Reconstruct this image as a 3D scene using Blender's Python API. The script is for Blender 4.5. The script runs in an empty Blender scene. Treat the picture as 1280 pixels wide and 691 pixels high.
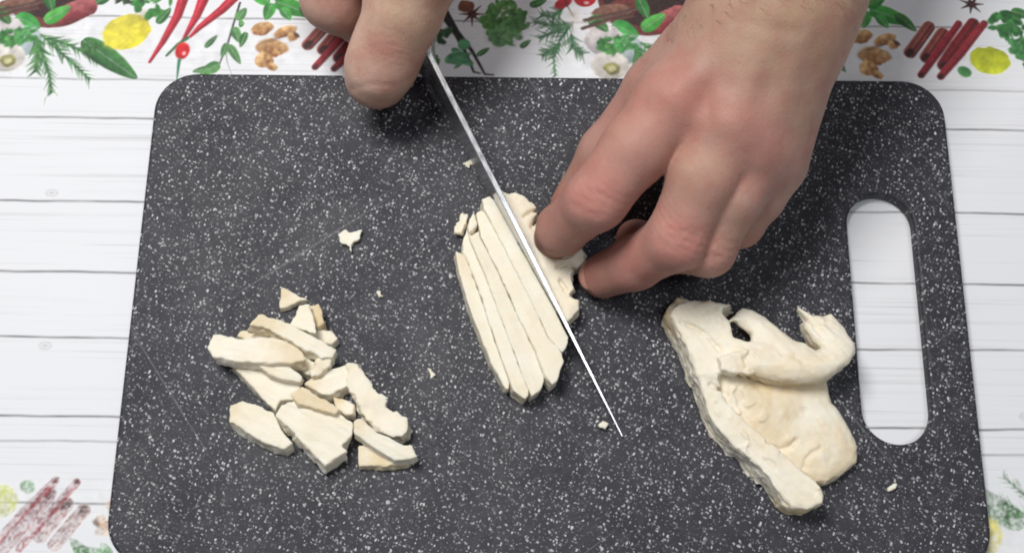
import bpy, bmesh, math
import numpy as np
from mathutils import Vector

# ------------------------------------------------------------------ camera, light, exposure
S = bpy.context.scene
F_PX, TH, DIST, ZB = 1500.0, math.atan(1500.0 / 4628.0), 0.476, 0.0065
CAM = np.array([0.0, -DIST * math.sin(TH), ZB + DIST * math.cos(TH)])
cd = bpy.data.cameras.new('camera'); cam = bpy.data.objects.new('camera', cd)
S.collection.objects.link(cam); S.camera = cam
cam.location = CAM; cam.rotation_euler = (TH, 0, 0)
cd.sensor_width = 36.0; cd.lens = 36.0 * F_PX / 1280.0; cd.clip_start = 0.01; cd.clip_end = 20

w = bpy.data.worlds.new('World'); S.world = w; w.use_nodes = True
w.node_tree.nodes['Background'].inputs[0].default_value = (0.93, 0.96, 1.0, 1)
w.node_tree.nodes['Background'].inputs[1].default_value = 0.12

def lamp(name, loc, target, size, power, col):
    l = bpy.data.lights.new(name, 'AREA'); l.shape = 'DISK'; l.size = size; l.energy = power; l.color = col
    o = bpy.data.objects.new(name, l); S.collection.objects.link(o); o.location = loc
    o.rotation_euler = (Vector(target) - Vector(loc)).to_track_quat('-Z', 'Y').to_euler()
    return o
lamp('softbox_lamp', (-0.32, 0.30, 1.05), (0, 0, 0), 0.44, 11.6, (1.0, 0.985, 0.965))
lamp('ceiling_lamp', (0.40, -0.28, 1.5), (0, 0, 0), 0.40, 4.2, (0.94, 0.97, 1.0))

vs = S.view_settings
vs.view_transform = 'Standard'; vs.look = 'None'; vs.gamma = 1; vs.use_curve_mapping = False; vs.exposure = 0.0
S.cycles.filter_width = 1.9

# ------------------------------------------------------------------ small helpers
def U(px, py, z=ZB):
    """photo pixel -> point on the horizontal plane at height z"""
    k = (345.5 - py) / F_PX
    r = np.array([(px - 640) / F_PX, k * math.cos(TH) + math.sin(TH), k * math.sin(TH) - math.cos(TH)])
    return CAM + r * ((z - CAM[2]) / r[2])
def UP(poly, z):
    return np.array([U(a, b, z)[:2] for a, b in poly])

def tag(o, label, cat, group=None):
    o['label'] = label; o['category'] = cat
    if group: o['group'] = group
    return o

def link(name, me, mat=None, parent=None):
    o = bpy.data.objects.new(name, me); S.collection.objects.link(o)
    if mat: me.materials.append(mat)
    if parent: o.parent = parent
    return o

def np_mesh(name, V, Fq, smooth=True):
    me = bpy.data.meshes.new(name)
    V = np.ascontiguousarray(V, np.float32); Fq = np.ascontiguousarray(Fq, np.int32)
    n, k = Fq.shape
    me.vertices.add(len(V)); me.vertices.foreach_set('co', V.ravel())
    me.loops.add(n * k); me.loops.foreach_set('vertex_index', Fq.ravel())
    me.polygons.add(n); me.polygons.foreach_set('loop_start', np.arange(0, n * k, k, dtype=np.int32))
    me.update(calc_edges=True); me.validate()
    if smooth: me.polygons.foreach_set('use_smooth', np.ones(n, dtype=bool))
    return me

def set_col(me, C):
    a = me.color_attributes.new('Col', 'FLOAT_COLOR', 'POINT')
    C4 = np.ones((len(C), 4), np.float32); C4[:, :3] = C
    a.data.foreach_set('color', C4.ravel())

# lattice value noise
def _hash(ix, iy, iz, seed):
    h = (ix.astype(np.int64) * 374761393 + iy.astype(np.int64) * 668265263 + iz.astype(np.int64) * 2147483647 + seed * 974634557) & 0xffffffff
    h = ((h ^ (h >> 13)) * 1274126177) & 0xffffffff
    h = ((h ^ (h >> 16)) * 2246822519) & 0xffffffff
    return ((h ^ (h >> 15)) & 0xffff).astype(np.float32) / 32767.5 - 1.0
def vnoise(x, y, z, seed=0):
    fx, fy, fz = np.floor(x), np.floor(y), np.floor(z)
    tx, ty, tz = x - fx, y - fy, z - fz
    tx = tx * tx * (3 - 2 * tx); ty = ty * ty * (3 - 2 * ty); tz = tz * tz * (3 - 2 * tz)
    r = 0
    for a in (0, 1):
        for b in (0, 1):
            for c in (0, 1):
                wgt = (tx if a else 1 - tx) * (ty if b else 1 - ty) * (tz if c else 1 - tz)
                r = r + wgt * _hash(fx + a, fy + b, fz + c, seed)
    return r
def fbm(x, y, z, f, octv=3, seed=0):
    r = 0; a = 1.0
    for i in range(octv):
        r = r + a * vnoise(x * f, y * f, z * f, seed + 17 * i); f *= 2.03; a *= 0.5
    return r

# signed distances and a surface-nets mesher
def smin(a, b, k):
    h = np.clip(0.5 + 0.5 * (b - a) / k, 0, 1)
    return b + (a - b) * h - k * h * (1 - h)
def smax(a, b, k): return -smin(-a, -b, k)
def rcone(P, a, b, ra, rb):
    """tapered capsule"""
    a = np.asarray(a, np.float32); b = np.asarray(b, np.float32); ab = b - a
    X = P[0] - a[0]; Y = P[1] - a[1]; Z = P[2] - a[2]
    t = np.clip((X * ab[0] + Y * ab[1] + Z * ab[2]) / float(ab @ ab), 0, 1)
    return np.sqrt((X - t * ab[0]) ** 2 + (Y - t * ab[1]) ** 2 + (Z - t * ab[2]) ** 2) - (ra + (rb - ra) * t)
def poly_sd(x, y, poly):
    n = len(poly); d = None; s = np.ones(x.shape, np.float32)
    for i in range(n):
        a = poly[i]; b = poly[i - 1]
        ex, ey = b - a; wx = x - a[0]; wy = y - a[1]
        t = np.clip((wx * ex + wy * ey) / (ex * ex + ey * ey + 1e-14), 0, 1)
        dd = (wx - ex * t) ** 2 + (wy - ey * t) ** 2
        d = dd if d is None else np.minimum(d, dd)
        c1 = y >= a[1]; c2 = y < b[1]; c3 = ex * wy > ey * wx
        flip = (c1 & c2 & c3) | (~c1 & ~c2 & ~c3)
        s = np.where(flip, -s, s)
    return s * np.sqrt(d)

def nets(fn, lo, hi, res):
    lo = np.array(lo, float); hi = np.array(hi, float)
    n = np.maximum(((hi - lo) / res).astype(int) + 2, 4)
    ax = [(lo[i] + res * np.arange(n[i])).astype(np.float32) for i in range(3)]
    P = np.meshgrid(*ax, indexing='ij', sparse=True)
    v = np.asarray(fn(P), np.float32)
    v = np.broadcast_to(v, tuple(n)).copy()
    for i in range(3):                       # keep the surface closed at the box faces
        sl = [slice(None)] * 3
        for e in (0, -1):
            sl[i] = e; v[tuple(sl)] = np.maximum(v[tuple(sl)], 1e-5)
    ins = v < 0
    cnt = np.zeros(tuple(n - 1), np.int8)
    offs = [(a, b, c) for a in (0, 1) for b in (0, 1) for c in (0, 1)]
    def sub(A, o): return A[o[0]:o[0] + n[0] - 1, o[1]:o[1] + n[1] - 1, o[2]:o[2] + n[2] - 1]
    for o in offs: cnt += sub(ins, o)
    act = (cnt > 0) & (cnt < 8)
    idx = np.full(act.shape, -1, np.int32); I, J, K = np.nonzero(act)
    idx[I, J, K] = np.arange(len(I))
    acc = np.zeros((len(I), 3), np.float32); num = np.zeros(len(I), np.float32)
    for o in offs:
        for d in range(3):
            if o[d]: continue
            q = list(o); q[d] = 1
            va = v[I + o[0], J + o[1], K + o[2]]; vb = v[I + q[0], J + q[1], K + q[2]]
            m = (va < 0) != (vb < 0)
            t = np.where(m, va / np.where(m, va - vb, 1), 0)
            for c in range(3):
                acc[:, c] += np.where(m, o[c] + (t if c == d else 0), 0)
            num += m
    V = (np.stack([I, J, K], 1) + acc / num[:, None]) * res + lo
    Fs = []
    for d in range(3):
        e1, e2 = (d + 1) % 3, (d + 2) % 3
        A = ins
        sl0 = [slice(1, -1)] * 3; sl1 = [slice(1, -1)] * 3
        sl0[d] = slice(0, -1); sl1[d] = slice(1, None)
        a = A[tuple(sl0)]; b = A[tuple(sl1)]
        G = np.nonzero(a != b); base = [G[0] + (d != 0), G[1] + (d != 1), G[2] + (d != 2)]
        sgn = a[G]
        def cell(s1, s2):
            c = [base[0].copy(), base[1].copy(), base[2].copy()]
            c[e1] = c[e1] - s1; c[e2] = c[e2] - s2
            return idx[c[0], c[1], c[2]]
        q = np.stack([cell(1, 1), cell(0, 1), cell(0, 0), cell(1, 0)], 1)
        q[~sgn] = q[~sgn][:, ::-1]
        Fs.append(q)
    return V, np.concatenate(Fs)

# ------------------------------------------------------------------ materials
def new_mat(name):
    m = bpy.data.materials.new(name); m.use_nodes = True
    nt = m.node_tree; b = nt.nodes['Principled BSDF']
    return m, nt, b
def N(nt, kind, **kw):
    n = nt.nodes.new(kind)
    for k, v in kw.items():
        if hasattr(n, k): setattr(n, k, v)
    return n
def math_node(nt, op, a, b=None, c=None, clamp=False):
    n = nt.nodes.new('ShaderNodeMath'); n.operation = op; n.use_clamp = clamp
    for i, s in enumerate((a, b, c)):
        if s is None: continue
        if isinstance(s, (int, float)): n.inputs[i].default_value = s
        else: nt.links.new(s, n.inputs[i])
    return n.outputs[0]
def mix(nt, fac, a, b, mode='MIX'):
    n = nt.nodes.new('ShaderNodeMix'); n.data_type = 'RGBA'; n.blend_type = mode
    for s, i in ((fac, 0), (a, 6), (b, 7)):
        if isinstance(s, (int, float)): n.inputs[i].default_value = s
        elif isinstance(s, tuple): n.inputs[i].default_value = (*s, 1)
        else: nt.links.new(s, n.inputs[i])
    return n.outputs[2]
def noise(nt, vec, scale, detail=3, rough=0.55):
    n = nt.nodes.new('ShaderNodeTexNoise'); n.inputs['Scale'].default_value = scale
    n.inputs['Detail'].default_value = detail; n.inputs['Roughness'].default_value = rough
    if vec is not None: nt.links.new(vec, n.inputs['Vector'])
    return n.outputs['Fac']
def mapping(nt, vec, scale=(1, 1, 1), rot=(0, 0, 0), loc=(0, 0, 0)):
    n = nt.nodes.new('ShaderNodeMapping'); nt.links.new(vec, n.inputs['Vector'])
    n.inputs['Scale'].default_value = scale; n.inputs['Rotation'].default_value = rot; n.inputs['Location'].default_value = loc
    return n.outputs[0]
def ramp(nt, fac, stops):
    n = nt.nodes.new('ShaderNodeValToRGB'); nt.links.new(fac, n.inputs[0])
    e = n.color_ramp.elements
    while len(e) < len(stops): e.new(0.5)
    for i, (p, c) in enumerate(stops):
        e[i].position = p; e[i].color = (c, c, c, 1) if isinstance(c, (int, float)) else (*c, 1)
    return n.outputs[0]
def bump(nt, b, h, strength, dist):
    n = nt.nodes.new('ShaderNodeBump'); n.inputs['Strength'].default_value = strength; n.inputs['Distance'].default_value = dist
    nt.links.new(h, n.inputs['Height']); nt.links.new(n.outputs[0], b.inputs['Normal'])

def mat_cloth():
    m, nt, b = new_mat('printed_vinyl_cloth')
    tc = N(nt, 'ShaderNodeTexCoord').outputs['Object']
    col = N(nt, 'ShaderNodeVertexColor', layer_name='Col')
    sep = nt.nodes.new('ShaderNodeSeparateXYZ'); nt.links.new(tc, sep.inputs[0]); x, y = sep.outputs[0], sep.outputs[1]
    wob = math_node(nt, 'MULTIPLY', math_node(nt, 'SUBTRACT', noise(nt, mapping(nt, tc, (6, 3, 1)), 4, 3), 0.5), 0.0022)
    yy = math_node(nt, 'ADD', y, wob)
    joints = [0.1176, 0.0876, 0.0696, 0.032, 0.0015, -0.0258, -0.0573, -0.067, -0.0905] + [0.1476 + 0.03 * i for i in range(12)] + [-0.1205 - 0.03 * i for i in range(12)]
    tot = None
    for j in joints:
        soft = 1.0 if j not in (-0.067, 0.0876) else 0.6
        d = math_node(nt, 'ABSOLUTE', math_node(nt, 'SUBTRACT', yy, j))
        s = math_node(nt, 'MULTIPLY', math_node(nt, 'SUBTRACT', 1.0, math_node(nt, 'DIVIDE', d, 0.00080), clamp=True), soft)
        tot = s if tot is None else math_node(nt, 'MAXIMUM', tot, s)
    # breaks in the joint's ink, then streaky grain
    ink = math_node(nt, 'MULTIPLY', tot, ramp(nt, noise(nt, mapping(nt, tc, (14, 40, 1)), 3, 3), [(0.3, 0.55), (0.6, 1.0)]))
    g1 = ramp(nt, noise(nt, mapping(nt, tc, (5, 520, 1)), 1.0, 4, 0.6), [(0.55, 0.0), (0.66, 1.0)])
    g2 = ramp(nt, noise(nt, mapping(nt, tc, (9, 60, 1)), 1.0, 3), [(0.40, 0.0), (0.60, 1.0)])
    g3 = ramp(nt, noise(nt, mapping(nt, tc, (4, 700, 1), loc=(3, 1, 0)), 1.0, 2), [(0.60, 0.0), (0.70, 1.0)])
    grain = math_node(nt, 'MULTIPLY', math_node(nt, 'ADD', g1, math_node(nt, 'MULTIPLY', g3, 0.8)), g2)
    patch = noise(nt, mapping(nt, tc, (8, 26, 1)), 1.0, 3)
    c = mix(nt, math_node(nt, 'MULTIPLY', patch, 0.35), (0.79, 0.80, 0.83), (0.71, 0.72, 0.75))
    c = mix(nt, math_node(nt, 'MULTIPLY', grain, 0.36), c, (0.36, 0.35, 0.36))
    c = mix(nt, math_node(nt, 'MULTIPLY', ink, 0.95), c, (0.14, 0.13, 0.14))
    # printed knots
    for kx, ky in ((-0.190, 0.0354), (-0.184, -0.0293), (0.215, 0.048), (0.20, -0.052)):
        v = nt.nodes.new('ShaderNodeVectorMath'); v.operation = 'DISTANCE'
        nt.links.new(mapping(nt, tc, (0.8, 1.25, 0)), v.inputs[0]); v.inputs[1].default_value = (kx * 0.8, ky * 1.25, 0)
        kk = math_node(nt, 'MULTIPLY', ramp(nt, math_node(nt, 'MULTIPLY', v.outputs['Value'], 400.0), [(0.1, 0.7), (0.45, 0.15), (0.75, 0.45), (1.0, 0.0)]), noise(nt, tc, 900, 2))
        c = mix(nt, kk, c, (0.22, 0.20, 0.20))
    # photographic print: alpha kept in the fourth channel
    a = N(nt, 'ShaderNodeAttribute', attribute_name='Ink').outputs['Fac']
    pr = mix(nt, math_node(nt, 'MULTIPLY', noise(nt, tc, 700, 2), 0.08), col.outputs[0], (0.75, 0.75, 0.75))
    c = mix(nt, a, c, pr)
    nt.links.new(c, b.inputs['Base Color'])
    b.inputs['Roughness'].default_value = 0.6; b.inputs['Specular IOR Level'].default_value = 0.2
    bump(nt, b, noise(nt, tc, 1500, 2), 0.25, 0.0002)
    return m

def mat_board():
    m, nt, b = new_mat('speckled_stone_plastic')
    tc = N(nt, 'ShaderNodeTexCoord').outputs['Object']
    base = mix(nt, noise(nt, tc, 45, 4), (0.019, 0.019, 0.025), (0.038, 0.038, 0.050))
    base = mix(nt, ramp(nt, noise(nt, tc, 220, 3), [(0.45, 0.0), (0.75, 0.6)]), base, (0.060, 0.060, 0.070))
    c = base
    wn = nt.nodes.new('ShaderNodeTexNoise'); wn.inputs['Scale'].default_value = 420; wn.inputs['Detail'].default_value = 2
    nt.links.new(tc, wn.inputs['Vector'])
    wv = nt.nodes.new('ShaderNodeVectorMath'); wv.operation = 'MULTIPLY_ADD'
    nt.links.new(wn.outputs['Color'], wv.inputs[0]); wv.inputs[1].default_value = (0.0016,) * 3; nt.links.new(tc, wv.inputs[2])
    for sc, rot, st, th, bright, loc in ((520, 0.5, (1, 1.75, 1), 0.42, 0.42, (0, 0, 0)), (560, 1.9, (1, 1.6, 1), 0.40, 0.58, (.3, .1, 0)),
                                         (800, -0.7, (1, 1.6, 1), 0.26, 0.13, (.7, .4, 0)), (600, 2.6, (1, 1.9, 1), 0.30, 0.30, (.2, .9, 0))):
        mp = mapping(nt, mapping(nt, wv.outputs[0], (1, 1, 1), (0, 0, rot), loc), st)
        v = nt.nodes.new('ShaderNodeTexVoronoi'); v.voronoi_dimensions = '2D'; v.inputs['Scale'].default_value = sc; nt.links.new(mp, v.inputs['Vector'])
        sp = nt.nodes.new('ShaderNodeSeparateColor'); nt.links.new(v.outputs['Color'], sp.inputs[0])
        size = math_node(nt, 'MULTIPLY', math_node(nt, 'POWER', sp.outputs[0], 3.0), th)
        fl = math_node(nt, 'MULTIPLY', math_node(nt, 'SUBTRACT', size, v.outputs['Distance']), 16.0, clamp=True)
        fl = math_node(nt, 'MULTIPLY', fl, ramp(nt, sp.outputs[1], [(0.25, 0.15), (0.9, 1.0)]))
        c = mix(nt, fl, c, (bright, bright, bright * 1.02))
    # fine knife scratches
    for rot, loc in ((0.95, (0, 0, 0)), (-0.62, (.4, .2, 0))):
        s = ramp(nt, noise(nt, mapping(nt, mapping(nt, tc, (1, 1, 1), (0, 0, rot), loc), (7, 620, 1)), 1.0, 1), [(0.715, 0.0), (0.75, 1.0)])
        c = mix(nt, math_node(nt, 'MULTIPLY', s, 0.34), c, (0.22, 0.22, 0.23))
    nt.links.new(c, b.inputs['Base Color'])
    r = ramp(nt, noise(nt, tc, 30, 4), [(0.3, 0.50), (0.7, 0.64)]); nt.links.new(r, b.inputs['Roughness'])
    b.inputs['Specular IOR Level'].default_value = 0.30
    bump(nt, b, noise(nt, tc, 1100, 3), 0.35, 0.00025)
    return m

def mat_chicken():
    m, nt, b = new_mat('boiled_chicken_meat')
    tc = N(nt, 'ShaderNodeTexCoord').outputs['Object']
    col = N(nt, 'ShaderNodeVertexColor', layer_name='Col')
    c = mix(nt, math_node(nt, 'MULTIPLY', noise(nt, tc, 160, 4), 0.30), col.outputs[0], (0.93, 0.87, 0.76))
    c = mix(nt, ramp(nt, noise(nt, tc, 420, 3), [(0.55, 0.0), (0.85, 0.22)]), c, (0.70, 0.60, 0.46))
    nt.links.new(c, b.inputs['Base Color'])
    b.inputs['Roughness'].default_value = 0.58; b.inputs['Specular IOR Level'].default_value = 0.28
    b.inputs['Subsurface Weight'].default_value = 0.5; b.inputs['Subsurface Radius'].default_value = (1.0, 0.75, 0.5)
    b.inputs['Subsurface Scale'].default_value = 0.002
    h = math_node(nt, 'ADD', noise(nt, mapping(nt, tc, (120, 420, 420), (0, 0, 0.9)), 1.0, 3), math_node(nt, 'MULTIPLY', noise(nt, tc, 900, 3), 0.5))
    bump(nt, b, h, 0.45, 0.0005)
    return m

def mat_skin():
    m, nt, b = new_mat('skin')
    tc = N(nt, 'ShaderNodeTexCoord').outputs['Object']
    col = N(nt, 'ShaderNodeVertexColor', layer_name='Col')
    c = mix(nt, ramp(nt, noise(nt, tc, 95, 4), [(0.42, 0.0), (0.70, 0.55)]), col.outputs[0], (0.40, 0.165, 0.13))
    c = mix(nt, ramp(nt, noise(nt, tc, 40, 3), [(0.45, 0.0), (0.75, 0.25)]), c, (0.40, 0.26, 0.19))
    c = mix(nt, ramp(nt, noise(nt, tc, 900, 2), [(0.62, 0.0), (0.75, 0.18)]), c, (0.30, 0.13, 0.09))
    nt.links.new(c, b.inputs['Base Color'])
    rr = ramp(nt, noise(nt, tc, 300, 3), [(0.3, 0.52), (0.7, 0.68)]); nt.links.new(rr, b.inputs['Roughness'])
    b.inputs['Specular IOR Level'].default_value = 0.32
    b.inputs['Subsurface Weight'].default_value = 0.28; b.inputs['Subsurface Radius'].default_value = (1.0, 0.35, 0.2)
    b.inputs['Subsurface Scale'].default_value = 0.0022
    v = nt.nodes.new('ShaderNodeTexVoronoi'); v.inputs['Scale'].default_value = 1100; v.feature = 'F1'; nt.links.new(tc, v.inputs['Vector'])
    h = math_node(nt, 'ADD', math_node(nt, 'MULTIPLY', v.outputs['Distance'], 0.5), math_node(nt, 'MULTIPLY', noise(nt, tc, 350, 4), 0.9))
    bump(nt, b, h, 0.30, 0.0005)
    return m

def mat_steel():
    m, nt, b = new_mat('brushed_steel')
    tc = N(nt, 'ShaderNodeTexCoord').outputs['Object']
    b.inputs['Base Color'].default_value = (0.52, 0.52, 0.53, 1); b.inputs['Metallic'].default_value = 1
    r = ramp(nt, noise(nt, mapping(nt, tc, (30, 900, 900)), 1.0, 3), [(0.3, 0.20), (0.7, 0.34)]); nt.links.new(r, b.inputs['Roughness'])
    return m
def mat_plain(name, col, rough, sc=300):
    m, nt, b = new_mat(name)
    tc = N(nt, 'ShaderNodeTexCoord').outputs['Object']
    c = mix(nt, math_node(nt, 'MULTIPLY', noise(nt, tc, sc, 3), 0.5), col, tuple(min(1, k * 1.5 + 0.004) for k in col))
    nt.links.new(c, b.inputs['Base Color']); b.inputs['Roughness'].default_value = rough
    bump(nt, b, noise(nt, tc, sc * 4, 2), 0.3, 0.0002)
    return m

M_CLOTH, M_BOARD, M_MEAT, M_SKIN, M_STEEL = mat_cloth(), mat_board(), mat_chicken(), mat_skin(), mat_steel()
M_HANDLE = mat_plain('black_handle_plastic', (0.012, 0.012, 0.013), 0.38)
M_NAIL = mat_plain('fingernail', (0.50, 0.25, 0.20), 0.4)
M_HAIR = mat_plain('arm_hair', (0.24, 0.14, 0.08), 0.5)

# ------------------------------------------------------------------ tablecloth with its printed border
CR = math.radians(-0.85)                      # the cloth lies slightly turned
def w2c(x, y): c, s = math.cos(-CR), math.sin(-CR); return x * c - y * s, x * s + y * c
def PC(px, py): p = U(px, py, 0.0); return np.array(w2c(p[0], p[1]))
PERIOD = 0.258
RC = np.array(w2c(0.0041, 0.0059))
gx = np.concatenate([np.linspace(-0.7, -0.262, 12), np.arange(-0.26, 0.26, 0.00042), np.linspace(0.262, 0.7, 12)])
gy = np.concatenate([np.linspace(-0.6, -0.142, 12), np.arange(-0.14, -0.062, 0.00046), np.linspace(-0.06, 0.078, 20), np.arange(0.08, 0.158, 0.00042), np.linspace(0.16, 0.62, 12)])
NX, NY = len(gx), len(gy)
INK = np.zeros((NX, NY), np.float32); PRT = np.ones((NX, NY, 3), np.float32)
rng = np.random.default_rng(7)

def s2l(c): c = np.array(c, float) / 255; return np.where(c < 0.04045, c / 12.92, ((c + 0.055) / 1.055) ** 2.4)
def region(lo, hi):
    i0, i1 = np.searchsorted(gx, [lo[0], hi[0]]); j0, j1 = np.searchsorted(gy, [lo[1], hi[1]])
    return slice(i0, i1), slice(j0, j1)
PLACES = [(False, n) for n in (-1, 0, 1)] + [(True, n) for n in (-1, 0, 1)]
def paint(lo, hi, fn):
    """fn(x, y) -> alpha, rgb in the print's own frame; laid down at every repeat of the border"""
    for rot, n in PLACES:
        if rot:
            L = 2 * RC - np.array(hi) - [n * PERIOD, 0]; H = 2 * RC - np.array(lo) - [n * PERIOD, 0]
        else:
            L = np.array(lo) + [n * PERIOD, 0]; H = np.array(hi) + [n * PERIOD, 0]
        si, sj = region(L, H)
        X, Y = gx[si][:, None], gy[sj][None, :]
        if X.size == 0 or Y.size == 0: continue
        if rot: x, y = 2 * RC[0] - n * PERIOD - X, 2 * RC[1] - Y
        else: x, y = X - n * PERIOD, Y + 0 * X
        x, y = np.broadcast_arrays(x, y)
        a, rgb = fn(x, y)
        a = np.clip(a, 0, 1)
        if rot: a = a * np.clip(0.66 + 0.22 * vnoise(X * 1100 + 0 * Y, Y * 1100 + 0 * X, 0 * X + 0 * Y, 9), 0, 1)   # sheen on the cloth painted in as speckled fading of this border
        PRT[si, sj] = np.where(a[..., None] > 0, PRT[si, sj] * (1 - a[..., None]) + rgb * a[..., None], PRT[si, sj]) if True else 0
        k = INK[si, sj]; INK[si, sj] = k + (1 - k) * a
FE = 0.0008
def ell(px, py, rx, ry, ang, c0, c1=None, al=1.0, fe=FE, tex=0.0):
    """printed blob: radii in photo pixels"""
    c = PC(px, py); sc = 0.000325; rx *= sc; ry *= sc; R = max(rx, ry) * 1.15 + 0.001
    a_ = math.radians(ang); ca, sa = math.cos(a_), math.sin(a_); C0 = s2l(c0); C1 = s2l(c1 if c1 else c0)
    def fn(x, y):
        u = (x - c[0]) * ca + (y - c[1]) * sa; v = -(x - c[0]) * sa + (y - c[1]) * ca
        q = np.sqrt((u / rx) ** 2 + (v / ry) ** 2); d = (q - 1) * min(rx, ry)
        wob = 0.0004 * fbm(x, y, 0 * x, 350, 2, int(px)) if tex else 0
        t = np.clip(0.5 + 0.5 * (v / ry) + (tex * fbm(x, y, 0 * x, 700, 2, 3) if tex else 0), 0, 1)[..., None]
        return al * np.clip(0.5 - (d + wob) / fe, 0, 1), C0 * t + C1 * (1 - t)
    paint(c - R, c + R, fn)
def stroke(pts, r0, r1, c0, c1=None, al=1.0, fe=FE, stripes=0.0):
    P = np.array([PC(*p) for p in pts]); sc = 0.000325; r0 *= sc; r1 *= sc
    C0 = s2l(c0); C1 = s2l(c1 if c1 else c0); R = max(r0, r1) + 0.001
    n = len(P) - 1
    def fn(x, y):
        best = np.full(x.shape, 9.0); side = np.zeros(x.shape)
        for i in range(n):
            e = P[i + 1] - P[i]; L2 = float(e @ e) + 1e-12
            wx, wy = x - P[i][0], y - P[i][1]; t = np.clip((wx * e[0] + wy * e[1]) / L2, 0, 1)
            d = np.hypot(wx - t * e[0], wy - t * e[1]); r = r0 + (r1 - r0) * (i + t) / n
            k = d - r; s = (wx * e[1] - wy * e[0]) / math.sqrt(L2) / np.maximum(r, 1e-5)
            side = np.where(k < best, s, side); best = np.minimum(best, k)
        t = np.clip(0.5 + 0.5 * side + (stripes * np.sin(side * 9) if stripes else 0), 0, 1)[..., None]
        return al * np.clip(0.5 - best / fe, 0, 1), C0 * t + C1 * (1 - t)
    paint(P.min(0) - R, P.max(0) + R, fn)
def leaf(p0, p1, wd, c0, c1, al=1.0, vein=True):
    A, B = PC(*p0), PC(*p1); e = B - A; L = math.hypot(*e); e = e / L; wd *= 0.000325
    C0 = s2l(c0); C1 = s2l(c1)
    def fn(x, y):
        u = ((x - A[0]) * e[0] + (y - A[1]) * e[1]) / L; v = (x - A[0]) * e[1] - (y - A[1]) * e[0]
        uu = np.clip(u, 0, 1); h = wd * np.sqrt(np.maximum(np.sin(math.pi * uu ** 0.8), 0)) * (1 - 0.25 * uu)
        d = np.abs(v) - h; d = np.where((u < 0) | (u > 1), 0.002, d)
        t = np.clip(0.5 + 0.5 * v / (wd + 1e-6) + 0.15 * fbm(x, y, 0 * x, 500, 2, 5), 0, 1)[..., None]
        rgb = C0 * t + C1 * (1 - t)
        if vein: rgb = np.where((np.abs(v) < 0.00025)[..., None], rgb * 0.6 + 0.18, rgb)
        return al * np.clip(0.5 - d / FE, 0, 1), rgb
    paint(np.minimum(A, B) - wd - 0.001, np.maximum(A, B) + wd + 0.001, fn)
def needles(pts, ln, n, c0, c1, spread=55, rad=1.2):
    P = np.array(pts, float); stroke(pts, 1.6, 1.0, c0)
    seg = np.hypot(*np.diff(P, axis=0).T); cum = np.concatenate([[0], np.cumsum(seg)])
    for i in range(n):
        s = cum[-1] * (i + 0.5) / n; k = min(np.searchsorted(cum, s) - 1, len(seg) - 1); k = max(k, 0)
        p = P[k] + (P[k + 1] - P[k]) * (s - cum[k]) / seg[k]; dirr = math.atan2(*(P[k + 1] - P[k])[::-1])
        a = dirr + math.radians(spread + rng.uniform(-15, 15)) * (1 if i % 2 else -1); l = ln * rng.uniform(0.6, 1.1) * (1 - 0.35 * i / n)
        q = p + l * np.array([math.cos(a), math.sin(a)])
        t = rng.uniform(0, 1); stroke([tuple(p), tuple(q)], rad, 0.5, tuple(np.array(c0) * t + np.array(c1) * (1 - t)))
def frond(cx, cy, R, n, c0, c1, sz=6):
    for i in range(n):
        a = rng.uniform(0, 6.283); r = R * math.sqrt(rng.uniform(0, 1)); t = rng.uniform(0, 1)
        c = tuple(np.array(c0) * t + np.array(c1) * (1 - t))
        ell(cx + r * math.cos(a), cy + 0.75 * r * math.sin(a), sz * rng.uniform(0.5, 1.2), sz * rng.uniform(0.35, 0.7), rng.uniform(0, 180), c, tuple(np.array(c) * 0.72))

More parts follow.
